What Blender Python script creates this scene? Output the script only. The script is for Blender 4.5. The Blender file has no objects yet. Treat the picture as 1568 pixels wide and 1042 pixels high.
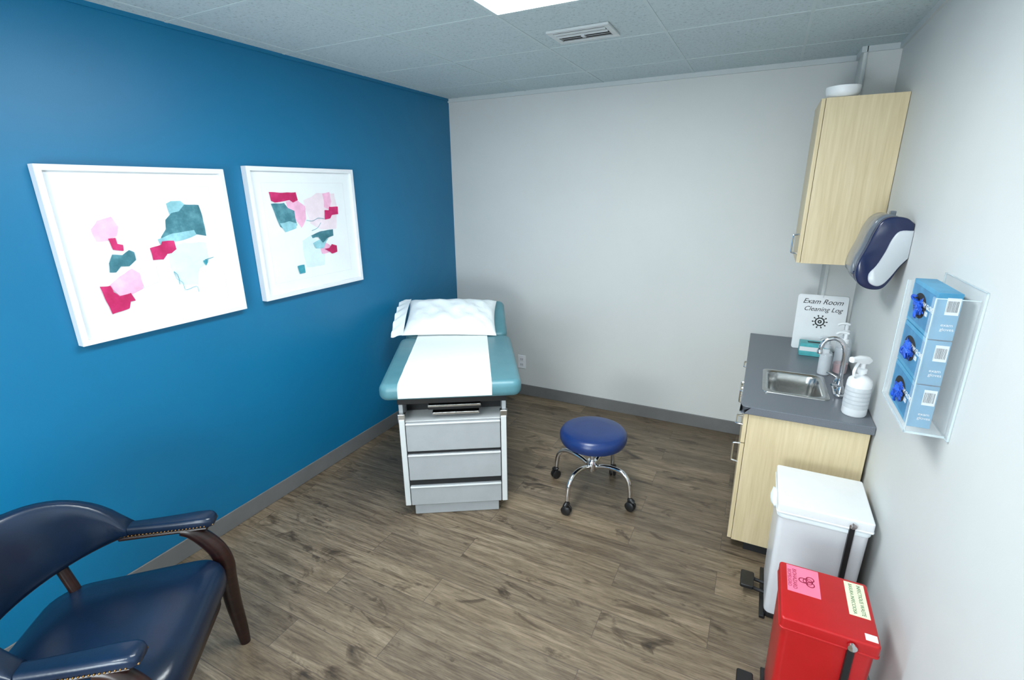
import bpy, bmesh, math, random
from mathutils import Vector, Matrix, noise
from mathutils.geometry import tessellate_polygon
random.seed(4)
XL,YB,XR,CH,YF=-2.384,3.638,.521,2.44,-1.5
scn=bpy.context.scene
try:
    scn.view_settings.view_transform='Standard'; scn.view_settings.look='None'
except Exception: pass
# ---------------------------------------------------------------- materials
def lin(c):
    return tuple(((v/255)/12.92 if v/255<=.04045 else ((v/255+.055)/1.055)**2.4) for v in c)+(1,)
class M:
    def __init__(s,name,rgb,rough=.5,metal=0,**k):
        s.m=bpy.data.materials.new(name); s.m.use_nodes=True
        s.nt=s.m.node_tree; s.N=s.nt.nodes; s.L=s.nt.links
        s.b=s.N['Principled BSDF']
        s.b.inputs['Base Color'].default_value=lin(rgb); s.b.inputs['Roughness'].default_value=rough
        s.b.inputs['Metallic'].default_value=metal
        for kk,v in k.items(): s.b.inputs[kk.replace('_',' ')].default_value=v
    def n(s,t,**k):
        x=s.N.new(t)
        for kk,v in k.items():
            if hasattr(x,kk): setattr(x,kk,v)
            else: x.inputs[kk].default_value=v
        return x
    def co(s,scale=(1,1,1),rot=(0,0,0)):
        t=s.n('ShaderNodeTexCoord'); mp=s.n('ShaderNodeMapping'); mp.inputs['Scale'].default_value=scale; mp.inputs['Rotation'].default_value=rot
        s.L.new(t.outputs['Object'],mp.inputs['Vector']); return mp.outputs[0]
    def noise(s,scale,sc=(1,1,1),detail=4,rough=.6):
        x=s.n('ShaderNodeTexNoise'); x.inputs['Scale'].default_value=scale; x.inputs['Detail'].default_value=detail; x.inputs['Roughness'].default_value=rough
        s.L.new(s.co(sc),x.inputs['Vector']); return x.outputs['Fac']
    def ramp(s,fac,stops):
        r=s.n('ShaderNodeValToRGB'); e=r.color_ramp.elements
        while len(e)<len(stops): e.new(.5)
        for i,(p,c) in enumerate(stops): e[i].position=p; e[i].color=lin(c)
        s.L.new(fac,r.inputs[0]); return r.outputs[0]
    def mix(s,a,b,fac,mode='MIX'):
        x=s.n('ShaderNodeMix'); x.data_type='RGBA'; x.blend_type=mode
        for inp,v in ((x.inputs[0],fac),(x.inputs[6],a),(x.inputs[7],b)):
            if isinstance(v,(int,float,tuple)): inp.default_value=v
            else: s.L.new(v,inp)
        return x.outputs[2]
    def col(s,o): s.L.new(o,s.b.inputs['Base Color']); return s
    def bump(s,h,st=.2,d=.002):
        x=s.n('ShaderNodeBump'); x.inputs['Strength'].default_value=st; x.inputs['Distance'].default_value=d
        s.L.new(h,x.inputs['Height']); s.L.new(x.outputs[0],s.b.inputs['Normal']); return s
def var(name,rgb,rough=.5,metal=0,amt=10,scale=8,sc=(1,1,1),bs=0,bscale=200,**k):
    m=M(name,rgb,rough,metal,**k)
    lo=tuple(max(0,c-amt) for c in rgb); hi=tuple(min(255,c+amt) for c in rgb)
    m.col(m.ramp(m.noise(scale,sc),[(.3,lo),(.7,hi)]))
    if bs: m.bump(m.noise(bscale,(1,1,1),2),bs,.001)
    return m.m
mBlue=var('wall_blue_paint',(4,106,148),.42,amt=2,scale=2,bs=.25,bscale=260)
mGray=var('wall_gray_paint',(206,208,207),.55,amt=2,scale=2,bs=.2,bscale=260)
mBase=var('baseboard_vinyl',(108,108,108),.45,amt=4)
m=M('ceiling_tile',(195,210,212),.9)
n1=m.noise(70,(1,1,1),6,.8)
m.col(m.ramp(n1,[(.36,(148,164,169)),(.44,(188,203,207)),(.8,(201,214,218))])); m.bump(n1,.6,.004); mCeil=m.m
mGrid=var('ceiling_grid_metal',(190,204,207),.6,amt=2)
mTrim=var('trim_paint',(198,204,205),.5,amt=2)
# floor planks
m=M('floor_vinyl_plank',(120,108,92),.42)
br=m.n('ShaderNodeTexBrick'); br.offset=.37; br.squash=1
for k,v in (('Scale',1),('Mortar Size',.0011),('Mortar Smooth',.1),('Bias',0),('Brick Width',1.15),('Row Height',.152)): br.inputs[k].default_value=v
br.inputs['Color1'].default_value=(0,0,0,1); br.inputs['Color2'].default_value=(1,1,1,1); br.inputs['Mortar'].default_value=(.5,.5,.5,1)
m.L.new(m.co(),br.inputs['Vector'])
off=m.n('ShaderNodeVectorMath'); off.operation='MULTIPLY_ADD'; off.inputs[1].default_value=(7,13,3)
m.L.new(br.outputs['Color'],off.inputs[0]); m.L.new(m.co(),off.inputs[2])
def st(scale,sc,detail,rough,dist=0):
    mp=m.n('ShaderNodeMapping'); mp.inputs['Scale'].default_value=sc; m.L.new(off.outputs[0],mp.inputs['Vector'])
    x=m.n('ShaderNodeTexNoise'); x.inputs['Scale'].default_value=scale; x.inputs['Detail'].default_value=detail; x.inputs['Roughness'].default_value=rough; x.inputs['Distortion'].default_value=dist
    m.L.new(mp.outputs[0],x.inputs['Vector']); return x.outputs['Fac']
g1=st(6,(.45,5,1),6,.7,.8); g2=st(26,(.4,7,1),5,.75); g3=st(3.4,(1.2,2.6,1),4,.6,1.0)
c1=m.ramp(g1,[(.26,(94,79,64)),(.45,(130,114,95)),(.6,(154,138,118)),(.78,(182,167,146))])
c2=m.ramp(g2,[(.3,(130,123,115)),(.55,(238,238,238)),(.8,(255,255,255))])
c=m.mix(c1,c2,.75,'MULTIPLY')
kn=m.ramp(g3,[(.27,(80,69,60)),(.35,(178,172,165)),(.42,(255,255,255)),(1,(255,255,255))])
c=m.mix(c,kn,.85,'MULTIPLY')
tint=m.ramp(br.outputs['Color'],[(0,(202,199,196)),(1,(255,251,244))])
c=m.mix(c,tint,.9,'MULTIPLY')
c=m.mix(c,lin((74,65,56)),br.outputs['Fac']); m.col(c)
m.L.new(m.ramp(g2,[(0,(150,150,150)),(1,(190,190,190))]),m.b.inputs['Roughness'])
m.bump(g2,.15,.001); mFloor=m.m
m=M('maple_laminate',(222,203,160),.4)
m.col(m.ramp(m.noise(9,(9,9,.45),5,.6),[(.3,(201,182,144)),(.5,(210,192,155)),(.72,(218,201,166))])); mMaple=m.m
m=M('counter_laminate',(100,105,112),.32); m.col(m.ramp(m.noise(500,(1,1,1),2),[(.35,(86,91,99)),(.65,(118,123,131))])); mCount=m.m
mSteel=var('brushed_steel',(190,190,188),.25,1,amt=12,scale=30,sc=(1,12,1))
mChrome=var('chrome',(225,225,228),.08,1,amt=4)
mBlk=var('black_plastic',(22,22,24),.4,amt=4)
mDark=var('dark_gap',(26,26,28),.7,amt=4)
mEnam=var('gray_enamel',(160,164,167),.38,amt=4)
mEnamW=var('light_enamel',(204,207,208),.38,amt=3)
mTeal=var('teal_vinyl',(82,130,141),.38,amt=6,scale=5,bs=.25,bscale=160)
m=M('exam_paper',(236,242,242),.7); m.bump(m.noise(22,(1,.35,1),4),.35,.006); mPaper=m.m
m=M('pillow_cotton',(232,239,242),.8); m.bump(m.noise(7,(1,1,1),3),.6,.02); mPil=m.m
mNavyS=var('stool_vinyl',(22,48,102),.3,amt=5,scale=6,bs=.2,bscale=150)
m=M('navy_leather',(14,30,62),.28); m.col(m.ramp(m.noise(4),[(.3,(9,24,44)),(.7,(15,36,62))])); m.bump(m.noise(130,(1,1,1),3),.25,.001); mLeath=m.m
m=M('mahogany',(48,22,16),.3); m.col(m.ramp(m.noise(10,(1,1,6),4),[(.3,(24,11,9)),(.7,(48,23,18))])); mMah=m.m
mBrass=var('brass_nail',(130,98,58),.35,1,amt=15)
mWht=var('white_plastic',(232,234,236),.35,amt=3)
mWhtE=var('white_enamel',(216,217,221),.3,amt=3)
mFrame=var('frame_white',(228,231,236),.35,amt=2)
mMat=var('art_paper',(232,237,241),.5,amt=2)
mRed=var('red_enamel',(178,20,24),.3,amt=5)
mPinkL=var('pink_label',(236,120,150),.5,amt=5)
mYelL=var('cream_label',(226,230,196),.5,amt=4)
mInk=var('ink_black',(25,28,30),.6,amt=3)
mMagInk=var('label_ink_magenta',(150,15,60),.6,amt=3)
mGreenInk=var('label_ink_green',(40,90,50),.6,amt=3)
mNavyP=var('navy_plastic',(28,38,72),.2,amt=4)
mSmoke=var('smoky_plastic',(104,111,120),.14,amt=6)
mGrayP=var('light_gray_plastic',(186,191,196),.3,amt=3)
mGlove=var('glove_box_card',(74,148,186),.45,amt=12,scale=10)
mGloveD=var('glove_box_panel',(54,124,168),.45,amt=14,scale=20)
mGlv=var('nitrile_glove',(24,80,186),.4,amt=18,scale=25)
mBoxT=var('mask_box_teal',(80,175,180),.5,amt=12,scale=25)
mVent=var('vent_metal',(200,205,206),.4,amt=4)
m=M('acrylic_clear',(235,242,246),.03); m.b.inputs['Alpha'].default_value=.13
mAcr=m.m
m=M('acrylic_edge',(225,238,242),.1); m.b.inputs['Alpha'].default_value=.55; mAcrE=m.m
m=M('clear_bottle',(225,230,236),.05); m.b.inputs['Alpha'].default_value=.3; mClr=m.m
mPinkSoap=var('pink_soap',(205,150,150),.25,amt=8)
mLab=var('bottle_label',(200,204,208),.5,amt=8,scale=30)
m=M('light_diffuser',(255,255,255),.5); m.b.inputs['Emission Color'].default_value=(.92,.985,1,1); m.b.inputs['Emission Strength'].default_value=26.0; mEmit=m.m
# ---------------------------------------------------------------- geometry helpers
def empty(name,loc=(0,0,0),rz=0):
    e=bpy.data.objects.new(name,None); e.empty_display_size=.1; e.location=loc; e.rotation_euler=(0,0,rz)
    scn.collection.objects.link(e); return e
def mk(name,bm,mat,par=None,smooth=False,ang=35,bev=0,seg=2,loc=None):
    bmesh.ops.recalc_face_normals(bm,faces=bm.faces[:])
    me=bpy.data.meshes.new(name); bm.to_mesh(me); bm.free()
    o=bpy.data.objects.new(name,me); scn.collection.objects.link(o)
    me.materials.append(mat)
    if smooth or bev:
        for p in me.polygons: p.use_smooth=True
        try: me.set_sharp_from_angle(angle=math.radians(ang))
        except Exception: pass
    if bev:
        b=o.modifiers.new('bevel','BEVEL'); b.width=bev; b.segments=seg; b.limit_method='ANGLE'; b.angle_limit=math.radians(30); b.harden_normals=True
    if par: o.parent=par
    if loc: o.location=loc
    return o
def box(name,a,b,mat,par=None,bev=0,seg=2,rot=None,piv=None):
    bm=bmesh.new(); bmesh.ops.create_cube(bm,size=1)
    c=[(a[i]+b[i])/2 for i in range(3)]; s=[abs(b[i]-a[i]) for i in range(3)]
    for v in bm.verts: v.co=Vector((v.co.x*s[0]+c[0],v.co.y*s[1]+c[1],v.co.z*s[2]+c[2]))
    if rot is not None:
        P=Vector(piv) if piv else Vector(c)
        bmesh.ops.transform(bm,matrix=Matrix.Translation(P)@rot@Matrix.Translation(-P),verts=bm.verts)
    return mk(name,bm,mat,par,bev=bev,seg=seg)
def loft(name,loops,mat,par=None,caps=True,closed=True,ang=40,smooth=True,ring=False,mtx=None):
    bm=bmesh.new(); R=[[bm.verts.new(p) for p in l] for l in loops]; n=len(loops[0])
    m_=len(R)
    for i in range(m_ if ring else m_-1):
        A,B=R[i],R[(i+1)%m_]
        for j in range(n if closed else n-1):
            k=(j+1)%n; bm.faces.new((A[j],A[k],B[k],B[j]))
    if caps and not ring: bm.faces.new(R[0][::-1]); bm.faces.new(R[-1])
    if mtx is not None: bmesh.ops.transform(bm,matrix=mtx,verts=bm.verts)
    return mk(name,bm,mat,par,smooth=smooth,ang=ang)
def rr(w,d,r,cx=0,cy=0,n=5):
    r=min(r,w/2-1e-4,d/2-1e-4); P=[]
    for sx,sy,a0 in ((1,1,0),(-1,1,90),(-1,-1,180),(1,-1,270)):
        for i in range(n+1):
            a=math.radians(a0+90*i/n); P.append((cx+sx*(w/2-r)+r*math.cos(a),cy+sy*(d/2-r)+r*math.sin(a)))
    return P
def cushion(name,w,d,z0,z1,r,e,mat,par=None,cx=0,cy=0,crown=0,mtx=None,taper=0):
    L=[]; k=6
    for i in range(k+1):
        a=math.pi/2*i/k; ins=e*(1-math.sin(a)); L.append([(x,y,z0+e*(1-math.cos(a))) for x,y in rr(w-2*ins-taper,d-2*ins-taper,max(r-ins,.004),cx,cy)])
    for i in range(k+1):
        a=math.pi/2*i/k; ins=e*(1-math.cos(a)); L.append([(x,y,z1-e+e*math.sin(a)) for x,y in rr(w-2*ins,d-2*ins,max(r-ins,.004),cx,cy)])
    if crown:
        for f,h in ((.8,.6),(.5,.9),(.2,1)):
            L.append([(cx+(x-cx)*f,cy+(y-cy)*f,z1+crown*h) for x,y in rr(w-2*e,d-2*e,max(r-e,.004),cx,cy)])
    return loft(name,L,mat,par,mtx=mtx)
def lathe(name,prof,mat,par=None,c=(0,0),n=40,ang=40,mtx=None):
    L=[[(c[0]+max(r,1e-4)*math.cos(2*math.pi*i/n),c[1]+max(r,1e-4)*math.sin(2*math.pi*i/n),z) for i in range(n)] for r,z in prof]
    return loft(name,L,mat,par,mtx=mtx,ang=ang)
def cr(pts,n=8):
    P=[Vector(p) for p in pts]; P=[2*P[0]-P[1]]+P+[2*P[-1]-P[-2]]; out=[]
    for i in range(1,len(P)-2):
        for k in range(n):
            t=k/n; a,b,c,d=P[i-1:i+3]
            out.append(.5*((2*b)+(c-a)*t+(2*a-5*b+4*c-d)*t*t+(3*b-a-3*c+d)*t**3))
    out.append(P[-2]); return out
def tube(name,pts,r,mat,par=None,n=12,sm=True,seg=8,rx=None,ends=True):
    P=cr(pts,seg) if sm else [Vector(p) for p in pts]
    L=[]; up=None
    for i,p in enumerate(P):
        t=(P[min(i+1,len(P)-1)]-P[max(i-1,0)]).normalized()
        if up is None:
            up=Vector((0,0,1)) if abs(t.z)<.9 else Vector((1,0,0))
        s=t.cross(up).normalized(); up=s.cross(t).normalized()
        f=i/(len(P)-1)
        R=r(f) if callable(r) else r; R2=(rx(f) if callable(rx) else rx) if rx else R
        L.append([p+s*R*math.cos(2*math.pi*j/n)+up*R2*math.sin(2*math.pi*j/n) for j in range(n)])
    return loft(name,L,mat,par)
def flat(name,pts,mat,par=None):
    bm=bmesh.new(); bm.faces.new([bm.verts.new(p) for p in pts]); return mk(name,bm,mat,par)
def text(name,s,size,mtx,mat,par=None,align='CENTER',shear=0,ext=.0003,sp=1):
    cu=bpy.data.curves.new(name,'FONT'); cu.body=s; cu.size=size; cu.align_x=align; cu.align_y='CENTER'; cu.extrude=ext; cu.shear=shear; cu.space_line=sp
    o=bpy.data.objects.new(name+'_c',cu); scn.collection.objects.link(o); bpy.context.view_layer.update()
    me=bpy.data.meshes.new_from_object(o.evaluated_get(bpy.context.evaluated_depsgraph_get()))
    bpy.data.objects.remove(o); me.transform(mtx); me.materials.clear(); me.materials.append(mat)
    q=bpy.data.objects.new(name,me); scn.collection.objects.link(q); q.parent=par; return q
def frame_m(o,x,y):
    x=Vector(x).normalized(); y=Vector(y).normalized(); z=x.cross(y)
    return Matrix.Translation(o)@Matrix((x,y,z)).transposed().to_4x4()
# ---------------------------------------------------------------- room
box('floor',(XL-.1,YF-.1,-.1),(XR+.1,YB+.1,0),mFloor)
box('ceiling',(XL-.1,YF-.1,CH),(XR+.1,YB+.1,CH+.1),mCeil)
box('wall_left',(XL-.1,YF-.1,0),(XL,YB+.1,CH),mBlue)
box('wall_back',(XL,YB,0),(XR+.1,YB+.1,CH),mGray)
box('wall_right',(XR,YF,0),(XR+.1,YB,CH),mGray)
box('wall_front',(XL,YF-.1,0),(XR+.1,YF,CH),mGray)
box('trim_1',(XR-.018,YF,0),(XR,1.42,CH),mGray,bev=.004)   # door-side wall return
box('wall_chase',(.356,3.436,.782),(XR,YB,CH),mGray)
box('trim_2',(.368,3.424,.782),(.372,3.436,CH),mTrim)
def bb(name,a,b): box(name,a,b,mBase,bev=.004)
bb('baseboard_left',(XL,YF,0),(XL+.009,YB,.1)); bb('baseboard_back',(XL+.009,YB-.009,0),(.04,YB,.1)); bb('baseboard_right',(XR-.009,1.44,0),(XR,2.33,.1))
gx=[-2.29,-1.70,-1.11,-.52,.07]; gy=[-1.47,-.88,-.29,.30,.89,1.48,2.07,2.66,3.25]
bm=bmesh.new()
def addbox(bm,a,b):
    r=bmesh.ops.create_cube(bm,size=1)['verts']
    for v in r: v.co=Vector([(a[i]+b[i])/2+v.co[i]*(b[i]-a[i]) for i in range(3)])
lights=[(-1.11,-.52,.89,2.07),(-1.11,-.52,-1.47,-.29)]
for x in gx: addbox(bm,(x-.007,YF,CH-.002),(x+.007,YB,CH+.01))
for y in gy:
    if y in (1.48,-.88):
        addbox(bm,(XL,y-.007,CH-.0015),(-1.11,y+.007,CH+.01)); addbox(bm,(-.52,y-.007,CH-.0015),(XR,y+.007,CH+.01))
    else: addbox(bm,(XL,y-.007,CH-.0015),(XR,y+.007,CH+.01))
mk('ceiling_grid',bm,mGrid)
bm=bmesh.new()
addbox(bm,(XL,YB-.014,CH-.028),(.356,YB,CH)); addbox(bm,(XR-.014,1.44,CH-.028),(XR,3.436,CH)); addbox(bm,(.356,3.424,CH-.028),(XR-.014,3.436,CH)); addbox(bm,(.344,3.424,CH-.028),(.356,YB-.014,CH))
mk('trim_3',bm,mTrim)
box('trim_4',(XL,YF,CH-.018),(XL+.008,YB-.014,CH),mBlue)
for i,(a,b,c,d) in enumerate(lights):
    e=empty('ceiling_light_panel'); 
    box('diffuser',(a+.03,c+.03,CH-.007),(b-.03,d-.03,CH-.001),mEmit,e)
    bm=bmesh.new()
    addbox(bm,(a+.011,c+.011,CH-.012),(a+.03,d-.011,CH-.0005)); addbox(bm,(b-.03,c+.011,CH-.012),(b-.011,d-.011,CH-.0005))
    addbox(bm,(a+.03,c+.011,CH-.012),(b-.03,c+.03,CH-.0005)); addbox(bm,(a+.03,d-.03,CH-.012),(b-.03,d-.011,CH-.0005))
    mk('housing',bm,mGrid,e)
# added soft fill behind the camera, no fixture there; brightens the ceiling
la=bpy.data.lights.new('fill_light','AREA'); la.shape='SQUARE'; la.size=1.0; la.energy=56; la.color=(.86,.96,1)
lo=bpy.data.objects.new('fill_light',la); scn.collection.objects.link(lo); lo.location=(-.75,-1.1,.95)
lo.rotation_euler=(Vector((-.8,3.0,3.3))-lo.location).to_track_quat('-Z','Y').to_euler()
# vent
e=empty('ceiling_vent'); vx0,vx1,vy0,vy1=-1.01,-.715,2.375,2.58
bm=bmesh.new(); z0,z1=CH-.012,CH-.0005
addbox(bm,(vx0,vy0,z0),(vx1,vy0+.026,z1)); addbox(bm,(vx0,vy1-.026,z0),(vx1,vy1,z1)); addbox(bm,(vx0,vy0+.026,z0),(vx0+.026,vy1-.026,z1)); addbox(bm,(vx1-.026,vy0+.026,z0),(vx1,vy1-.026,z1))
mk('frame',bm,mVent,e,bev=.003)
box('duct_opening',(vx0+.026,vy0+.026,CH-.003),(vx1-.026,vy1-.026,CH-.001),mDark,e)
for i in range(4):
    y=vy0+.044+i*.039
    box('slat_%d'%i,(vx0+.026,y-.0085,CH-.013),(vx1-.026,y+.0085,CH-.0118),mVent,e,rot=Matrix.Rotation(math.radians(-14 if i<2 else 14),4,'X'))
box('damper_lever',(-.868,vy0+.085,CH-.019),(-.852,vy0+.115,CH-.0135),mVent,e)
# outlet
e=empty('electrical_outlet',(-1.743,YB,.307))
box('plate',(-.037,-.006,-.06),(.037,-.0005,.06),mWht,e,bev=.003)
for s in (-1,1):
    box('receptacle_%d'%s,(-.017,-.009,s*.024-.016),(.017,-.005,s*.024+.016),mWhtE,e,bev=.003)
    for q in (-.007,.007): box('slot',(q-.0015,-.0095,s*.024-.005),(q+.0015,-.0085,s*.024+.007),mBlk,e)
# ---------------------------------------------------------------- framed art
def wc(name,rgb,amt=22,scale=13):
    m=M(name,rgb,.6); lo=tuple(max(0,c-amt) for c in rgb); hi=tuple(min(250,c+amt*1.3) for c in rgb)
    m.col(m.ramp(m.noise(scale,(1,1,1),6,.65),[(.32,lo),(.5,rgb),(.68,hi)])); return m.m
aTeal=wc('art_teal',(62,120,134),26); aTealL=wc('art_teal_light',(134,188,200),18); aMag=wc('art_magenta',(188,30,96),18); aPink=wc('art_pink',(232,176,206),13); aPale=wc('art_pale_pink',(232,216,225),7); aBluL=wc('art_pale_blue',(210,229,234),6); aTealB=wc('art_teal_bright',(60,150,168),16)
def art(y0,y1,z0,z1,shapes,lines):
    e=empty('framed_art',(XL,(y0+y1)/2,(z0+z1)/2)); w,h=y1-y0,z1-z0; D=.04; b=.022
    bm=bmesh.new()
    O=[(-w/2,-h/2),(w/2,-h/2),(w/2,h/2),(-w/2,h/2)]
    I=[(x*(w/2-b)/(w/2),z*(h/2-b)/(h/2)) for x,z in O]
    lo=[(O,.002),(O,D),(I,D),(I,.022)]
    R=[[bm.verts.new((d,p[0],p[1])) for p in q] for q,d in lo]
    for i in range(3):
        for j in range(4): bm.faces.new((R[i][j],R[i][(j+1)%4],R[i+1][(j+1)%4],R[i+1][j]))
    mk('frame',bm,mFrame,e,bev=.0015)
    box('mat_board',(.003,-w/2+.01,-h/2+.01),(.024,w/2-.01,h/2-.01),mMat,e)
    bm=bmesh.new()
    iw,ih=w*.39,h*.385
    for a,b_ in (((.024,-iw,-ih),(.0243,iw,-ih+.0015)),((.024,-iw,ih-.0015),(.0243,iw,ih)),((.024,-iw,-ih),(.0243,-iw+.0015,ih)),((.024,iw-.0015,-ih),(.0243,iw,ih))): addbox(bm,a,b_)
    mk('mat_bevel',bm,mWhtE,e)
    for k,(mt,P) in enumerate(shapes):
        n=len(P); out=[]
        big=.010 if mt in (aPale,aBluL,aPink) else .006
        for i in range(n):
            (ax,ay),(bx,by)=P[i],P[(i+1)%n]
            for q in range(6):
                t=q/6
                px,py=ax+(bx-ax)*t,ay+(by-ay)*t
                tv=Vector((px*14,py*14,k*3.3))
                j=big*noise.noise(tv); j2=big*noise.noise(tv+Vector((5,9,2)))
                out.append(Vector((.0246+.0004*k,-w/2+(px+j)*w,h/2-(py+j2)*h)))
        bm=bmesh.new(); vs=[bm.verts.new(q) for q in out]
        for tri in tessellate_polygon([[Vector((q.y,q.z,0)) for q in out]]):
            try: bm.faces.new([vs[t] for t in tri])
            except Exception: pass
        for f in bm.faces:
            f.normal_update()
            if f.normal.x<0: f.normal_flip()
        me=bpy.data.meshes.new('brush_patch_%d'%k); bm.to_mesh(me); bm.free(); me.materials.append(mt)
        o=bpy.data.objects.new('brush_patch_%d'%k,me); scn.collection.objects.link(o); o.parent=e
    for k,P in enumerate(lines):
        pts=[(.0305,-w/2+a*w,h/2-c*h) for a,c in P]; tube('brush_line_%d'%k,pts,.0008,aTealB,e,n=6,rx=.0013)
S1=[(aPale,[(.24,.25),(.34,.19),(.50,.19),(.58,.21),(.57,.33),(.50,.38),(.48,.46),(.42,.5),(.36,.44),(.24,.42)]),
 (aBluL,[(.56,.50),(.66,.47),(.80,.49),(.80,.62),(.73,.66),(.70,.76),(.60,.74),(.55,.62)]),
 (aPink,[(.18,.35),(.22,.30),(.29,.29),(.32,.34),(.30,.40),(.25,.42),(.19,.42)]),
 (aPink,[(.2,.68),(.27,.63),(.34,.60),(.37,.63),(.37,.73),(.30,.76),(.24,.75)]),
 (aPale,[(.37,.62),(.47,.61),(.47,.70),(.38,.72)]),
 (aTealL,[(.60,.22),(.63,.205),(.69,.205),(.71,.23),(.67,.28),(.61,.29)]),
 (aTeal,[(.62,.28),(.67,.27),(.71,.23),(.80,.235),(.81,.32),(.81,.44),(.74,.42),(.66,.425),(.60,.44),(.52,.45),(.53,.42),(.57,.38),(.58,.32)]),
 (aTealL,[(.51,.435),(.60,.41),(.74,.40),(.75,.43),(.66,.455),(.52,.47)]),
 (aMag,[(.455,.49),(.52,.47),(.53,.45),(.60,.455),(.605,.51),(.57,.53),(.545,.53),(.52,.565),(.46,.56)]),
 (aMag,[(.25,.41),(.285,.405),(.29,.44),(.315,.45),(.315,.485),(.265,.475)]),
 (aTeal,[(.225,.55),(.25,.50),(.3,.51),(.34,.485),(.365,.50),(.365,.55),(.32,.58),(.28,.575),(.25,.605),(.22,.60)]),
 (aMag,[(.15,.675),(.205,.68),(.215,.72),(.24,.75),(.30,.74),(.31,.79),(.285,.79),(.27,.835),(.18,.85),(.165,.77)]),
 (aTealB,[(.755,.605),(.79,.60),(.785,.62),(.77,.64)])]
L1=[[(.56,.65),(.57,.70),(.60,.73),(.61,.78),(.68,.77),(.69,.81)],[(.56,.65),(.58,.68),(.58,.74)],[(.77,.60),(.83,.59)]]
art(.888,1.60,1.169,1.853,S1,L1)
S2=[(aPale,[(.46,.25),(.6,.2),(.78,.2),(.80,.33),(.76,.50),(.60,.5),(.5,.44)]),
 (aBluL,[(.40,.58),(.50,.53),(.62,.66),(.6,.80),(.42,.80),(.40,.70)]),
 (aPink,[(.30,.26),(.41,.25),(.47,.30),(.46,.40),(.41,.47),(.36,.40),(.31,.33)]),
 (aPink,[(.66,.2),(.73,.19),(.74,.27),(.72,.33),(.66,.32)]),
 (aPink,[(.56,.62),(.62,.60),(.68,.64),(.66,.70),(.58,.70)]),
 (aMag,[(.165,.185),(.30,.19),(.40,.185),(.41,.25),(.36,.27),(.33,.25),(.20,.26),(.17,.25)]),
 (aTeal,[(.165,.27),(.28,.265),(.31,.31),(.36,.33),(.37,.45),(.33,.45),(.28,.49),(.22,.45),(.20,.38)]),
 (aTealL,[(.22,.42),(.31,.41),(.37,.43),(.36,.47),(.26,.49)]),
 (aMag,[(.655,.34),(.70,.34),(.71,.31),(.80,.315),(.80,.38),(.73,.385),(.71,.41),(.65,.42)]),
 (aTealL,[(.50,.60),(.56,.58),(.66,.58),(.64,.60),(.6,.655),(.52,.65)]),
 (aTeal,[(.49,.535),(.60,.51),(.72,.505),(.72,.56),(.64,.58),(.6,.61),(.56,.56),(.50,.56)]),
 (aMag,[(.61,.66),(.66,.66),(.69,.63),(.745,.65),(.74,.705),(.68,.71),(.66,.69)]),
 (aTealB,[(.32,.77),(.385,.765),(.385,.835),(.33,.84)])]
L2=[[(.46,.41),(.52,.42),(.58,.40),(.64,.41)],[(.5,.5),(.56,.48),(.60,.44)]]
art(1.72,2.455,1.181,1.873,S2,L2)
# ---------------------------------------------------------------- exam table
T=empty('exam_table',(-1.35,1.965,0),math.radians(31))
box('toe_base',(-.235,.012,0),(.235,1.0,.07),mEnam,T,bev=.004)
box('cabinet_body',(-.284,.022,.065),(.284,1.06,.572),mEnamW,T,bev=.006)
for s in (-1,1): box('front_post_%d'%s,(s*.284-(0 if s<0 else .03),0,.065),(s*.284+(.03 if s<0 else 0),.024,.59),mEnamW,T,bev=.004)
box('front_recess',(-.255,.010,.07),(.255,.024,.565),mDark,T)
for i,(a,b) in enumerate(((.405,.572),(.228,.385),(.07,.190))):
    box('drawer_%d'%i,(-.25,-.006,a),(.25,.02,b),mEnam,T,bev=.004)
    box('drawer_pull_%d'%i,(-.25,-.011,b-.010),(.25,.0,b-.002),mEnamW,T,bev=.003)
box('left_rail',(-.284,.03,.572),(-.262,1.0,.665),mEnam,T,bev=.003); box('right_rail',(.262,.03,.572),(.284,1.0,.665),mEnam,T,bev=.003)
for s in (-1,1): box('rail_cap_%d'%s,(s*.27-.02,.005,.572),(s*.27+.02,.04,.62),mSteel,T,bev=.004)
box('under_frame',(-.29,.03,.665),(.29,1.1,.70),mBlk,T,bev=.004)
box('step_housing',(-.262,.16,.573),(.262,1.0,.664),mDark,T)
box('footrest_tray',(-.13,.03,.628),(.15,.2,.655),mBlk,T,bev=.004)
box('footrest_lip',(-.13,.02,.648),(.15,.034,.660),mSteel,T,bev=.002)
box('footrest_plate',(-.11,.035,.595),(.14,.2,.61),mSteel,T,bev=.003)
cushion('seat_cushion',.745,.87,.70,.79,.05,.034,mTeal,T,cx=-.004,cy=.425)
tilt=math.atan2(.144,.35)
RB=Matrix.Translation((0,.865,.79))@Matrix.Rotation(tilt,4,'X')
cushion('backrest_cushion',.70,.42,-.085,0,.05,.03,mTeal,T,cy=.21,mtx=RB)
box('backrest_support',(-.03,.95,.66),(.03,1.2,.74),mBlk,T)
L=[]
ys=[(-.0158,.72),(-.0155,.745),(-.011,.764),(-.004,.778),(.006,.787),(.020,.7915)]
ys+=[(.03+i*.05,.7925+.0012*math.sin(i*1.7)) for i in range(1,17)]+[(.865+i*.06,.7935+i*.06*math.tan(tilt)) for i in range(0,6)]
for y,z in ys: L.append([(-.275+(.485)*j/14+.03*(y/1.2)*(1-j/14)*.6,y,z+(.0015*math.sin(j*1.3+y*5)**2 if y>.02 else 0)) for j in range(15)])
loft('table_paper',L,mPaper,T,caps=False,closed=False,ang=60)
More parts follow.
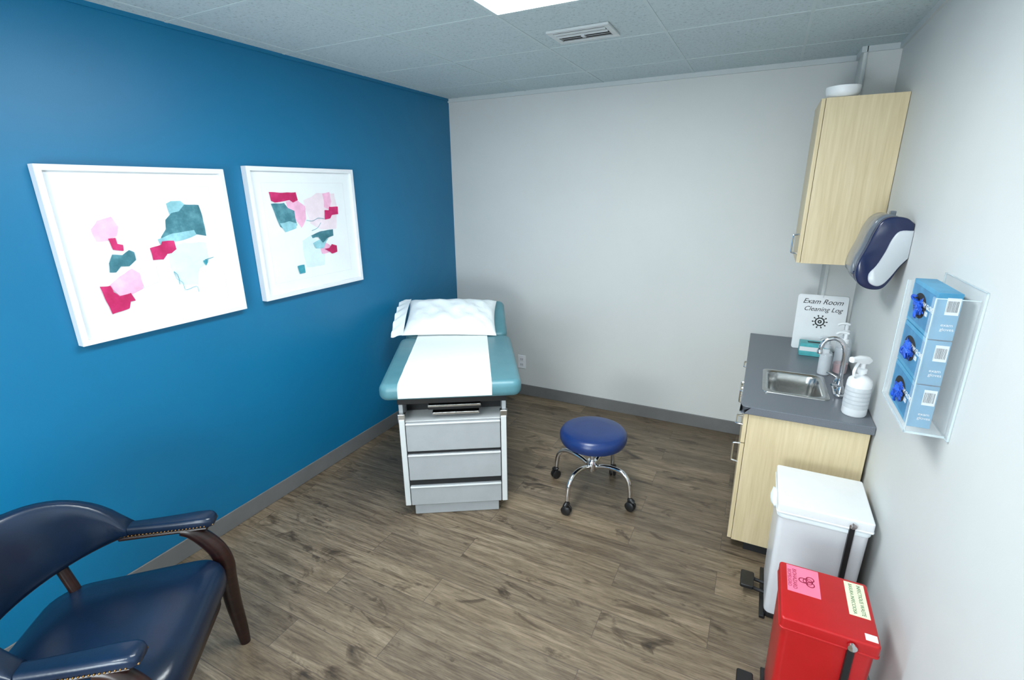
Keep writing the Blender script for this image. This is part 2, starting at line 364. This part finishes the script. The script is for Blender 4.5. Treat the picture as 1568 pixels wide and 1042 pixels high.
# pillow
def pillow():
    bm=bmesh.new(); W,Dp,H=.64,.41,.08; nx,ny=48,30
    g={}
    for sgn in (1,-1):
        for i in range(nx+1):
            for j in range(ny+1):
                a,b=-1+2*i/nx,-1+2*j/ny
                f=((1-abs(a)**3.2)*(1-abs(b)**2.6))**.5 if abs(a)<1 and abs(b)<1 else 0
                x=a*W/2*(1-.05*(1-b*b)); y=b*Dp/2*(1-.06*(1-a*a))
                wr=.016*noise.noise(Vector((x*9+3,y*14,sgn)))*f+.008*math.sin(14*a+9*b)*f*(1-f*.6)+.006*noise.noise(Vector((x*30,y*16,2)))*f
                z=sgn*(H if sgn>0 else .012)*f+wr*(sgn>0)
                if f==0 and sgn<0: g[sgn,i,j]=g[1,i,j]; continue
                g[sgn,i,j]=bm.verts.new((x,y,z))
        for i in range(nx):
            for j in range(ny):
                q=[g[sgn,i,j],g[sgn,i+1,j],g[sgn,i+1,j+1],g[sgn,i,j+1]]
                try: bm.faces.new(q)
                except Exception: pass
    R=[]
    for i in range(7):
        R.append([bm.verts.new((-W/2+.012-i*.014,-Dp/2-.008+(Dp+.016)*j/20,.010+.034*math.sin(math.pi*j/20)+.010*math.sin(j*1.5+i)*(i/6)-.003*i)) for j in range(21)])
    for i in range(6):
        for j in range(20): bm.faces.new((R[i][j],R[i+1][j],R[i+1][j+1],R[i][j+1]))
    bmesh.ops.transform(bm,matrix=Matrix.Translation((-.036,1.02,.880))@Matrix.Rotation(tilt,4,'X')@Matrix.Rotation(math.radians(-3),4,'Z'),verts=bm.verts)
    return mk('pillow_body',bm,mPil,P_,smooth=True,ang=80)
P_=empty('pillow',(-1.35,1.965,0),math.radians(31)); pillow()
# ---------------------------------------------------------------- stool
S=empty('rolling_stool',(-.734,2.474,0),math.radians(-14))
lathe('seat',[(0,.345),(.165,.345),(.182,.352),(.19,.37),(.192,.385),(.19,.402),(.18,.418),(.16,.427),(.1,.431),(.0,.432)],mNavyS,S,n=56)
lathe('seat_plate',[(0,.332),(.09,.332),(.10,.345),(0,.345)],mBlk,S)
lathe('column',[(0,.15),(.014,.15),(.014,.25),(.02,.252),(.02,.33),(0,.335)],mChrome,S)
lathe('hub',[(0,.165),(.028,.165),(.034,.175),(.034,.205),(.026,.225),(0,.226)],mChrome,S)
for k in range(4):
    a=math.pi/2*k; ca,sa=math.cos(a),math.sin(a)
    f=lambda r,z:(ca*r,sa*r,z)
    tube('leg_%d'%k,[f(.02,.185),f(.08,.21),f(.15,.222),f(.205,.212),f(.238,.175),f(.25,.12),f(.252,.085)],.0135,mChrome,S)
    tube('caster_stem_%d'%k,[f(.252,.09),f(.252,.05)],.009,mBlk,S,sm=False)
    R=Matrix.Translation(f(.258,.028))@Matrix.Rotation(a+.6*k,4,'Z')@Matrix.Rotation(math.pi/2,4,'X')
    for s in (-1,1): lathe('caster_wheel_%d'%k,[(0,s*.004),(.022,s*.004),(.028,s*.007),(.028,s*.016),(.022,s*.02),(0,s*.02)],mBlk,S,mtx=R,n=24)
    tube('caster_hood_%d'%k,[f(.245,.062),f(.258,.066),f(.275,.055)],.014,mBlk,S)
# ---------------------------------------------------------------- armchair (local +x = facing)
C=empty('armchair',(-1.717,.483,0),math.radians(40))
def plan(s):
    P=[]
    for x,y in rr(.54*s,.54*s,.10*s,0,0,6):
        P.append((.035+x,y*(1+.10*x/.27)))
    return P
L=[]
for i,(s,z) in enumerate(((.90,.335),(.96,.338),(.985,.35),(1.0,.375),(1.0,.395),(.985,.415),(.955,.43),(.9,.442),(.75,.452),(.5,.458),(.2,.460))): L.append([(x,y,z) for x,y in plan(s)])
loft('seat_cushion',L,mLeath,C)
loft('seat_frame',[[(x,y,.285) for x,y in plan(.9)],[(x,y,.336) for x,y in plan(.92)]],mMah,C)
L=[]; N=40
for i in range(N+1):
    ph=math.radians(-92+184*i/N); c=max(0,math.cos(ph)); cs=c**.8
    zt=.622+.165*(math.sin(min(1,cs*1.2)*math.pi/2)); zb=.585-.07*cs
    th=.030
    loop=[]
    for (x,z),k in zip(rr(1,1,.3,0,0,4),range(99)):
        zz=zb+(z+.5)*(zt-zb); lean=(zz-.5)*.22*c
        R=1+ (x*th*2)/.28
        loop.append((-.255*math.cos(ph)*R-lean+.0,.283*math.sin(ph)*R,zz))
    L.append(loop)
loft('backrest',L,mLeath,C,ang=60)
for s in (-1,1):
    y=s*.284
    L=[]
    for x,w,h,z in ((-.02,.05,.036,.603),(.06,.056,.036,.600),(.15,.064,.038,.598),(.22,.070,.040,.598),(.258,.070,.040,.596),(.272,.062,.034,.594),(.280,.045,.02,.592)):
        L.append([(x,y+a,z+b) for a,b in rr(w,h,.014,0,0,4)])
    loft('arm_pad_%d'%s,L,mLeath,C,ang=60)
    tube('arm_rail_%d'%s,[(-.03,y,.572),(.1,y,.570),(.25,y,.567)],.02,mMah,C,rx=.013)
    tube('front_leg_%d'%s,[(.165,y,.565),(.195,y,.552),(.228,y+s*.003,.515),(.262,y+s*.006,.455),(.277,y+s*.006,.39),(.276,y+s*.004,.32),(.278,y+s*.002,.20),(.286,y+s*.002,.08),(.290,y+s*.002,0)],lambda f:.024+.006*math.sin(f*3.14)-.006*f,mMah,C,rx=lambda f:.02+.014*math.sin(f*3.14)-.001*f,n=14)
    tube('rear_post_%d'%s,[(-.14,s*.195,.36),(-.155,s*.203,.43),(-.185,s*.212,.54)],.02,mMah,C,rx=.016)
    tube('rear_leg_%d'%s,[(-.18,s*.19,.33),(-.21,s*.2,.18),(-.27,s*.21,0)],lambda f:.024-.007*f,mMah,C)
    bm=bmesh.new()
    for i in range(24):
        x=-.015+.268*i/23
        for q in (-1,1):
            w=.5*(.052+.018*min(1,max(0,x/.2)))
            bmesh.ops.create_uvsphere(bm,u_segments=8,v_segments=6,radius=.0034,matrix=Matrix.Translation((x,y+q*w,.588)))
    for i in range(7):
        bmesh.ops.create_uvsphere(bm,u_segments=8,v_segments=6,radius=.0034,matrix=Matrix.Translation((.277,y-.024+.008*i,.585)))
    mk('nailheads_%d'%s,bm,mBrass,C,smooth=True)
# ---------------------------------------------------------------- base cabinet, counter, sink
B=empty('base_cabinet')
y0=2.335
box('toe_kick',(.10,y0+.015,0),(.50,3.62,.055),mDark,B)
bm=bmesh.new()
addbox(bm,(.042,y0,.05),(.508,y0+.018,.742)); addbox(bm,(.042,3.602,.05),(.508,3.62,.742)); addbox(bm,(.042,y0+.018,.05),(.508,3.602,.068)); addbox(bm,(.496,y0+.018,.068),(.508,3.602,.742)); addbox(bm,(.042,y0+.018,.72),(.060,3.602,.742)); addbox(bm,(.042,y0+.018,.57),(.060,3.602,.60))
mk('carcass',bm,mMaple,B)
ds=[(y0+.001,2.76),(2.764,3.19),(3.194,3.61)]
for i,(a,b) in enumerate(ds):
    box('door_%d'%i,(.022,a,.055),(.040,b,.585),mMaple,B,bev=.001)
    box('drawer_%d'%i,(.022,a,.589),(.040,b,.738),mMaple,B,bev=.001)
    yh=a+.05 if i!=1 else b-.05
    tube('door_handle_%d'%i,[(.022,yh,.46),(-.004,yh,.464),(-.008,yh,.475),(-.008,yh,.545),(-.004,yh,.556),(.022,yh,.56)],.005,mChrome,B,n=8,seg=4)
    ym=a+.09
    tube('drawer_handle_%d'%i,[(.022,ym-.05,.665),(-.004,ym-.046,.665),(-.008,ym-.035,.665),(-.008,ym+.035,.665),(-.004,ym+.046,.665),(.022,ym+.05,.665)],.005,mChrome,B,n=8,seg=4)
CX0,CX1,CY0,CY1=.004,.519,2.322,3.634; zt=.78
hx0,hx1,hy0,hy1=.112,.352,2.568,2.872
def slab(z0,z1):
    bm=bmesh.new(); xs=[CX0,hx0,hx1,CX1]; yy=[CY0,hy0,hy1,CY1]; V={}
    for z in (z0,z1):
        for i in range(4):
            for j in range(4): V[i,j,z]=bm.verts.new((xs[i],yy[j],z))
    for i in range(3):
        for j in range(3):
            if i==1 and j==1: continue
            for z in (z0,z1): bm.faces.new([V[i,j,z],V[i+1,j,z],V[i+1,j+1,z],V[i,j+1,z]])
    def wall(a,b): bm.faces.new([V[a+(z0,)],V[b+(z0,)],V[b+(z1,)],V[a+(z1,)]])
    for i in range(3): wall((i,0),(i+1,0)); wall((i,3),(i+1,3)); wall((0,i),(0,i+1)); wall((3,i),(3,i+1))
    for a,b in (((1,1),(2,1)),((2,1),(2,2)),((2,2),(1,2)),((1,2),(1,1))): wall(a,b)
    es=[ed for ed in bm.edges if abs(ed.verts[0].co.x-CX0)<1e-5 and abs(ed.verts[1].co.x-CX0)<1e-5 and abs(ed.verts[0].co.z-ed.verts[1].co.z)>.01 and (abs(ed.verts[0].co.y-CY0)<1e-5)]
    bmesh.ops.bevel(bm,geom=es,offset=.03,segments=5,affect='EDGES',profile=.5)
    return bm
mk('countertop',slab(.742,zt),mCount,B,bev=.006,seg=3,ang=30)
K=empty('sink'); cx,cy=(hx0+hx1)/2,(hy0+hy1)/2; w,d=hx1-hx0,hy1-hy0
L=[]
for dw,z,r in ((.05,zt+.0005,.03),(.048,zt+.004,.03),(.03,zt+.005,.03),(.0,zt+.003,.05),(-.012,zt-.006,.05),(-.022,zt-.06,.05),(-.03,zt-.11,.05),(-.05,zt-.130,.045),(-.10,zt-.135,.03),(-.18,zt-.136,.01)):
    L.append([(x,y,z) for x,y in rr(w+dw,d+dw,r,cx,cy,8)])
bm=bmesh.new(); R=[[bm.verts.new(p) for p in l] for l in L]; n=len(R[0])
for i in range(len(R)-1):
    for j in range(n): bm.faces.new((R[i][j],R[i][(j+1)%n],R[i+1][(j+1)%n],R[i+1][j]))
bm.faces.new(R[-1]); mk('basin',bm,mSteel,K,smooth=True,ang=50)
lathe('drain',[(0,zt-.1355),(.028,zt-.1355),(.03,zt-.133),(.024,zt-.131),(.01,zt-.134),(0,zt-.134)],mChrome,K,c=(cx,cy))
F=empty('faucet',(.418,2.69,zt))
cushion('deck_plate',.05,.17,.0005,.018,.024,.008,mChrome,F)
lathe('spout_base',[(0,.016),(.02,.016),(.02,.03),(.014,.06),(.013,.07),(0,.07)],mChrome,F)
tube('gooseneck',[(0,0,.06),(0,0,.15),(-.002,0,.21),(-.018,0,.25),(-.05,0,.268),(-.085,0,.255),(-.10,0,.225),(-.103,0,.20)],.0105,mChrome,F)
lathe('aerator',[(0,.185),(.012,.185),(.013,.20),(.010,.206),(0,.207)],mChrome,F,c=(-.103,0))
for s in (-1,1):
    lathe('handle_stem_%d'%s,[(0,.016),(.017,.016),(.016,.04),(.011,.055),(0,.058)],mChrome,F,c=(0,s*.062))
    tube('handle_lever_%d'%s,[(0,s*.062,.052),(-.02,s*.075,.06),(-.045,s*.095,.066)],.0065,mChrome,F,rx=.005)
# bottles
def bottle(name,x,y,r,h,mat,cap,neck=.012,lab=None,spray=False,fill=None,z=zt,fl=.6):
    e=empty(name,(x,y,z)); 
    lathe('body',[(0,.001),(r*.92,.001),(r,.008),(r,h*.80),(r*.93,h*.88),(r*.6,h*.96),(neck,h),(neck,h+.012),(0,h+.012)],mat,e)
    if fill: lathe('liquid',[(0,.004),(r*.9,.004),(r*.93,.01),(r*.93,h*fl),(0,h*fl)],fill,e)
    if lab: 
        lathe('label',[(r+.0006,h*.2),(r+.0008,h*.2),(r+.0008,h*.72),(r+.0006,h*.72)],lab,e,ang=80)
        for i in range(4): lathe('label_line_%d'%i,[(r+.0009,h*(.30+.1*i)),(r+.0012,h*(.30+.1*i)),(r+.0012,h*(.33+.1*i)),(r+.0009,h*(.33+.1*i))],mGrayP,e)
    lathe('collar',[(0,h+.008),(.018,h+.008),(.018,h+.026),(.012,h+.030),(0,h+.03)],cap,e)
    lathe('pump_stem',[(0,h+.026),(.009,h+.026),(.009,h+.058),(0,h+.058)],cap,e)
    if spray:
        L=[[(xx,a,zz+b) for a,b in rr(ww,hh,.008,0,0,3)] for xx,ww,hh,zz in ((.036,.02,.016,h+.060),(.016,.03,.034,h+.064),(-.02,.028,.034,h+.070),(-.052,.02,.022,h+.075),(-.060,.018,.018,h+.075),(-.062,.024,.024,h+.075),(-.072,.024,.024,h+.075))]
        loft('sprayer_head',L,cap,e); tube('trigger',[(-.028,0,h+.062),(-.040,0,h+.040),(-.046,0,h+.018),(-.042,0,h-.002)],.0065,cap,e,rx=.005)
    else:
        tube('pump_head',[(.012,0,h+.06),(-.005,0,h+.064),(-.03,0,h+.062),(-.042,0,h+.052)],.007,cap,e)
    return e
bottle('disinfectant_spray_bottle',.452,2.44,.047,.185,mWht,mWht,lab=mLab,spray=True).rotation_euler=(0,0,.75)
bottle('hand_soap_bottle',.455,3.0,.034,.16,mClr,mWht,fill=mPinkSoap,fl=.35)
bottle('hand_sanitizer_bottle',.47,3.12,.036,.18,mClr,mWht,fill=mLab)
bottle('lotion_bottle',.375,2.94,.03,.14,mClr,mGrayP,fill=mLab,fl=.8)
# sign
G=empty('cleaning_log_sign',(.37,3.385,zt+.002)); 
lean=math.radians(-7); RS=Matrix.Rotation(lean,4,'X')
bm=bmesh.new()
P=rr(.262,.335,.014,0,.1675,4)
A=[bm.verts.new(RS@Vector((a,0,b))) for a,b in P]; Bv=[bm.verts.new(RS@Vector((a,.006,b))) for a,b in P]
bm.faces.new(A); bm.faces.new(Bv[::-1])
for i in range(len(P)): bm.faces.new((A[i],A[(i+1)%len(P)],Bv[(i+1)%len(P)],Bv[i]))
mk('board',bm,mWht,G)
def sm(x,z): return RS.to_4x4()@frame_m((x,-.0006,z),(1,0,0),(0,0,1))
text('title_1','Exam Room',.042,sm(0,.295),mInk,G,shear=.35)
text('title_2','Cleaning Log',.038,sm(.005,.25),mInk,G,shear=.35)
bm=bmesh.new()
def ring(bm,r0,r1,cx,cz,M_,n=28):
    a=[bm.verts.new(M_@Vector((cx+r0*math.cos(t*2*math.pi/n),cz+r0*math.sin(t*2*math.pi/n),.0004))) for t in range(n)]
    b=[bm.verts.new(M_@Vector((cx+r1*math.cos(t*2*math.pi/n),cz+r1*math.sin(t*2*math.pi/n),.0004))) for t in range(n)]
    for t in range(n): bm.faces.new((a[t],a[(t+1)%n],b[(t+1)%n],b[t]))
M0=sm(0,.175); ring(bm,.019,.026,0,0,M0); ring(bm,.004,.011,0,0,M0)
for k in range(10):
    t=k*2*math.pi/10; c_,s_=math.cos(t),math.sin(t)
    q=[M0@Vector((c_*r-s_*o,s_*r+c_*o,.0004)) for r,o in ((.025,-.0018),(.036,-.0018),(.036,.0018),(.025,.0018))]
    bm.faces.new([bm.verts.new(p) for p in q]); ring(bm,.0,.0045,.037*c_,.037*s_,M0,8)
bmesh.ops.remove_doubles(bm,verts=bm.verts,dist=1e-6)
mk('virus_icon',bm,mInk,G)
e=empty('mask_box',(.345,3.285,zt+.001)); box('carton',(-.07,-.045,0),(.08,.045,.075),mBoxT,e,bev=.002); box('label_band',(-.071,-.0456,.03),(.081,-.0445,.055),mWht,e); flat('tissue_slot',[(-.03,-.015,.0755),(.04,-.015,.0755),(.04,.015,.0755),(-.03,.015,.0755)],mInk,e)
# wall cabinet
W=empty('wall_cabinet'); 
box('carcass',(.192,3.004,1.355),(.519,3.418,2.150),mMaple,W,bev=.001)
box('door',(.172,3.006,1.357),(.190,3.416,2.148),mMaple,W,bev=.001)
tube('handle',[(.172,3.05,1.40),(.148,3.05,1.404),(.144,3.05,1.415),(.144,3.05,1.485),(.148,3.05,1.496),(.172,3.05,1.50)],.005,mChrome,W,n=8,seg=4)
e=empty('white_bowl',(.262,3.085,2.151)); lathe('bowl',[(0,0),(.05,0),(.062,.006),(.070,.02),(.074,.040),(.074,.052),(.070,.052),(.066,.03),(.055,.014),(0,.010)],mWht,e,n=48)
# ---------------------------------------------------------------- soap dispenser on right wall
D_=empty('soap_dispenser',(XR,2.55,0)); 
prof=[(.001,1.60),(.03,1.622),(.075,1.626),(.105,1.612),(.125,1.57),(.14,1.51),(.158,1.45),(.163,1.40),(.150,1.362),(.12,1.34),(.085,1.335),(.06,1.345),(.04,1.38),(.02,1.43),(.001,1.46)]
def dloft(name,P,ya,yb,mat,ed=.01):
    cxp=sum(p[0] for p in P)/len(P); cz=sum(p[1] for p in P)/len(P)
    L=[]
    for y,s in ((ya,.94),(ya+ed*.4,.985),(ya+ed,1),(yb-ed,1),(yb-ed*.4,.985),(yb,.94)):
        L.append([(-(max(.001,cxp+(p[0]-cxp)*s)),y,cz+(p[1]-cz)*s) for p in P])
    return loft(name,L,mat,D_,ang=50)
dloft('shell',[(p.x,p.z) for p in cr([(a,0,b) for a,b in prof],4)],-.12,-.07,mNavyP)
ins=[(.001,1.575),(.045,1.572),(.065,1.54),(.078,1.49),(.098,1.435),(.118,1.40),(.112,1.366),(.088,1.352),(.066,1.36),(.046,1.39),(.024,1.435),(.001,1.47)]
dloft('side_panel',[(p.x,p.z) for p in cr([(a,0,b) for a,b in ins],4)],-.126,-.10,mGrayP,ed=.004)
fp=[(.002,1.60),(.03,1.618),(.08,1.634),(.114,1.618),(.136,1.577),(.151,1.517),(.170,1.455),(.175,1.405),(.160,1.385),(.10,1.39),(.03,1.44),(.002,1.48)]
dloft('front_window',[(p.x,p.z) for p in cr([(a,0,b) for a,b in fp],4)],-.075,.12,mSmoke)
bp_=[(.02,1.42),(.10,1.41),(.160,1.405),(.165,1.39),(.150,1.36),(.12,1.343),(.085,1.338),(.05,1.36)]
dloft('tray_base',[(p.x,p.z) for p in cr([(a,0,b) for a,b in bp_],4)],-.08,.10,mNavyP)
box('key_tab',(-.07,-.02,1.62),(-.05,.01,1.645),mSmoke,D_,bev=.003)
# ---------------------------------------------------------------- glove boxes in acrylic holder
H_=empty('glove_box_holder',(XR,1.77,0))
box('back_plate',(-.004,-.17,1.075),(-.001,.17,1.485),mAcr,H_)
box('bottom_plate',(-.095,-.15,1.075),(-.006,.16,1.079),mAcr,H_)
box('near_side',(-.095,-.150,1.079),(-.006,-.147,1.46),mAcr,H_); box('far_side',(-.095,.157,1.079),(-.006,.16,1.46),mAcr,H_)
for y in (-.147,.127): box('front_lip',(-.095,y,1.079),(-.092,y+.03,1.46),mAcr,H_)
bm=bmesh.new(); q=.0022
addbox(bm,(-.006,-.172,1.073),(-.001,-.172+q,1.487)); addbox(bm,(-.006,.17,1.073),(-.001,.17+q,1.487)); addbox(bm,(-.006,-.172,1.485),(-.001,.172,1.487)); addbox(bm,(-.006,-.172,1.073),(-.001,.172,1.075))
addbox(bm,(-.097,-.151,1.073),(-.095,-.147,1.46)); addbox(bm,(-.097,.157,1.073),(-.095,.161,1.46)); addbox(bm,(-.097,-.151,1.073),(-.094,.161,1.079)); addbox(bm,(-.097,-.151,1.46),(-.006,-.147,1.462)); addbox(bm,(-.097,-.151,1.073),(-.006,-.147,1.079))
mk('acrylic_edges',bm,mAcrE,H_)
for i in range(3):
    za=1.081+i*.131; zb=za+.128
    e=empty('glove_box',(XR,1.77,0))
    box('carton',(-.085,-.118,za),(-.032,.13,zb),mGlove,e,bev=.0015)
    box('front_panel',(-.0858,-.10,za+.012),(-.0848,.115,zb-.012),mGloveD,e)
    bm=bmesh.new(); 
    P=[(-.0862,.02+.066*math.cos(q*math.pi/12),(za+zb)/2+.036*math.sin(q*math.pi/12)) for q in range(24)]
    bm.faces.new([bm.verts.new(p) for p in P]); mk('opening',bm,mDark,e)
    # crumpled gloves: ridged mass plus loose finger tips
    bm=bmesh.new(); bmesh.ops.create_icosphere(bm,subdivisions=5,radius=1)
    for v in bm.verts:
        d0=v.co.normalized(); nn=noise.noise(d0*1.8+Vector((i*5,0,0))); n2=abs(noise.noise(d0*3.6+Vector((0,i*3,2)))); n3=abs(noise.noise(d0*8+Vector((i,1,2))))
        v.co=d0*(.85+.7*nn+.9*n2+.3*n3); v.co=Vector((-.086+v.co.x*.009,.02+v.co.y*.036,(za+zb)/2-.004+v.co.z*.020))
    mk('protruding_gloves',bm,mGlv,e,smooth=True,ang=180)
    for q in range(3):
        yy=.045-.022*q+random.uniform(-.006,.006); zz=(za+zb)/2+random.uniform(-.01,.010); dz=random.uniform(-.032,-.015) if i!=2 else random.uniform(-.04,.02)
        tube('glove_finger_%d'%q,[(-.086,yy,zz),(-.096,yy+random.uniform(-.01,.01),zz+dz*.3),(-.099,yy+random.uniform(-.012,.012),zz+dz*.8),(-.095,yy+random.uniform(-.015,.015),zz+dz)],lambda f:.0065*(1-.5*f*f),mGlv,e,n=8,seg=5,rx=lambda f:.004*(1-.5*f*f))
    box('side_label',(-.064,-.1188,za+.070),(-.035,-.1178,zb-.012),mWht,e)
    bm=bmesh.new(); x=-.062
    while x<-.038:
        wv=random.choice((.0007,.0011,.0016)); addbox(bm,(x,-.1192,za+.078),(x+wv,-.1189,zb-.02)); x+=wv+random.choice((.0008,.0013))
    mk('barcode',bm,mInk,e)
    text('side_print','exam\ngloves',.012,frame_m((-.066,-.1189,za+.036),(1,0,0),(0,0,1)),mWht,e,align='LEFT')
    text('brand_print','EXAM GLOVES\n100',.020,frame_m((-.0862,-.052,za+.064),(0,-1,0),(0,0,1)),mWht,e)
# ---------------------------------------------------------------- step bins
def bin_(name,x0,x1,ya,yb,h,body,lid):
    e=empty(name,((x0+x1)/2,(ya+yb)/2,0)); w,d=x1-x0,yb-ya
    cushion('base',w-.03,d-.03,0.001,.03,.02,.006,mBlk,e)
    L=[]
    for z,s in ((.028,.90),(.035,.91),(h*.5,.93),(h-.045,.955)): L.append([(a,b,z) for a,b in rr(w*s,d*s,.022)])
    loft('body',L,body,e)
    cushion('lid',w,d,h-.040,h,.010,.006,lid,e)
    cushion('lid_lip',w+.004,d+.004,h-.043,h-.035,.012,.003,lid,e)
    tube('pedal_arm',[(-w/2+.03,-.03,.03),(-w/2-.02,-.03,.035),(-w/2-.045,-.03,.045)],.008,mBlk,e); tube('pedal_arm_b',[(-w/2+.03,.03,.03),(-w/2-.02,.03,.035),(-w/2-.045,.03,.045)],.008,mBlk,e)
    cushion('pedal',.055,.10,.038,.056,.008,.004,mBlk,e,cx=-w/2-.055)
    xs=w/2-.068
    box('lift_bar',(xs-.009,-d/2-.007,.06),(xs+.009,-d/2+.012,h-.02),mBlk,e,bev=.003)
    lathe('lift_pivot',[(0,0),(.012,0),(.012,.008),(0,.009)],mChrome,e,mtx=Matrix.Translation((xs,-d/2-.005,h-.02))@Matrix.Rotation(math.pi/2,4,'X'))
    box('base_skid',(-w/2+.0,-d/2+.0,.0),(-w/2+.02,d/2,.014),mBlk,e,bev=.003)
    return e,w,d
e,w,d=bin_('step_trash_can',.18,.495,1.925,2.235,.568,mWhtE,mWht)
cushion('bag_edge',w*.985,d*.985,.50,.522,.025,.008,mPil,e)
bm=bmesh.new(); bmesh.ops.create_icosphere(bm,subdivisions=3,radius=1)
for v in bm.verts: v.co=Vector((-w/2+.0+v.co.x*.02,-.02+v.co.y*.06*(1+.3*noise.noise(v.co*2)),.51+v.co.z*.03*(1+.4*noise.noise(v.co*3))))
mk('bag_tuft',bm,mPil,e,smooth=True,ang=180)
e,w,d=bin_('biohazard_waste_bin',.19,.441,1.408,1.67,.50,mRed,mRed)
hz=.5006
box('biohazard_label',(-.105,-.005,.4998),(-.012,.122,hz),mPinkL,e)
bm=bmesh.new(); MB=frame_m((-.045,.06,hz+.0001),(0,1,0),(-1,0,0))
ring(bm,.012,.0145,0,0,MB)
for k in range(3):
    q=math.pi/2+k*2*math.pi/3; ring(bm,.009,.0125,.0145*math.cos(q),.0145*math.sin(q),MB,20)
mk('biohazard_symbol',bm,mMagInk,e)
text('biohazard_text','BIOHAZARD',.017,frame_m((-.083,.058,hz),(0,-1,0),(1,0,0)),mMagInk,e)
text('biohazard_text2','BIOPELIGRO',.015,frame_m((-.098,.058,hz),(0,-1,0),(1,0,0)),mMagInk,e)
box('infectious_label',(.06,-.03,.4998),(.114,.118,hz),mYelL,e)
text('infectious_text','INFECTIOUS WASTE',.0148,frame_m((.098,.044,hz),(0,-1,0),(1,0,0)),mGreenInk,e)
text('infectious_text2','BASURA INFECCIOSA',.0138,frame_m((.076,.044,hz),(0,-1,0),(1,0,0)),mGreenInk,e)
box('id_sticker',(.09,-.115,.4998),(.12,-.09,hz),mWht,e)
# ---------------------------------------------------------------- camera
cp,sp=math.cos(.2989),math.sin(.2989); c,s=math.cos(.4682),math.sin(.4682); r_=-.0117
R=Vector((c,s,0)); U=Vector((-s*sp,c*sp,cp)); Fw=Vector((-s*cp,c*cp,-sp))
Rc=R*math.cos(r_)+U*math.sin(r_); Uc=-R*math.sin(r_)+U*math.cos(r_)
cd=bpy.data.cameras.new('camera'); cd.sensor_width=36; cd.lens=751.8/1568*36; cd.clip_start=.02
co=bpy.data.objects.new('camera',cd); scn.collection.objects.link(co)
co.matrix_world=Matrix.Translation((0,0,1.7476))@Matrix((Rc,Uc,-Fw)).transposed().to_4x4()
scn.camera=co
w=bpy.data.worlds.new('world'); scn.world=w; w.use_nodes=True; w.node_tree.nodes['Background'].inputs[0].default_value=(.8,.9,1,1); w.node_tree.nodes['Background'].inputs[1].default_value=.3
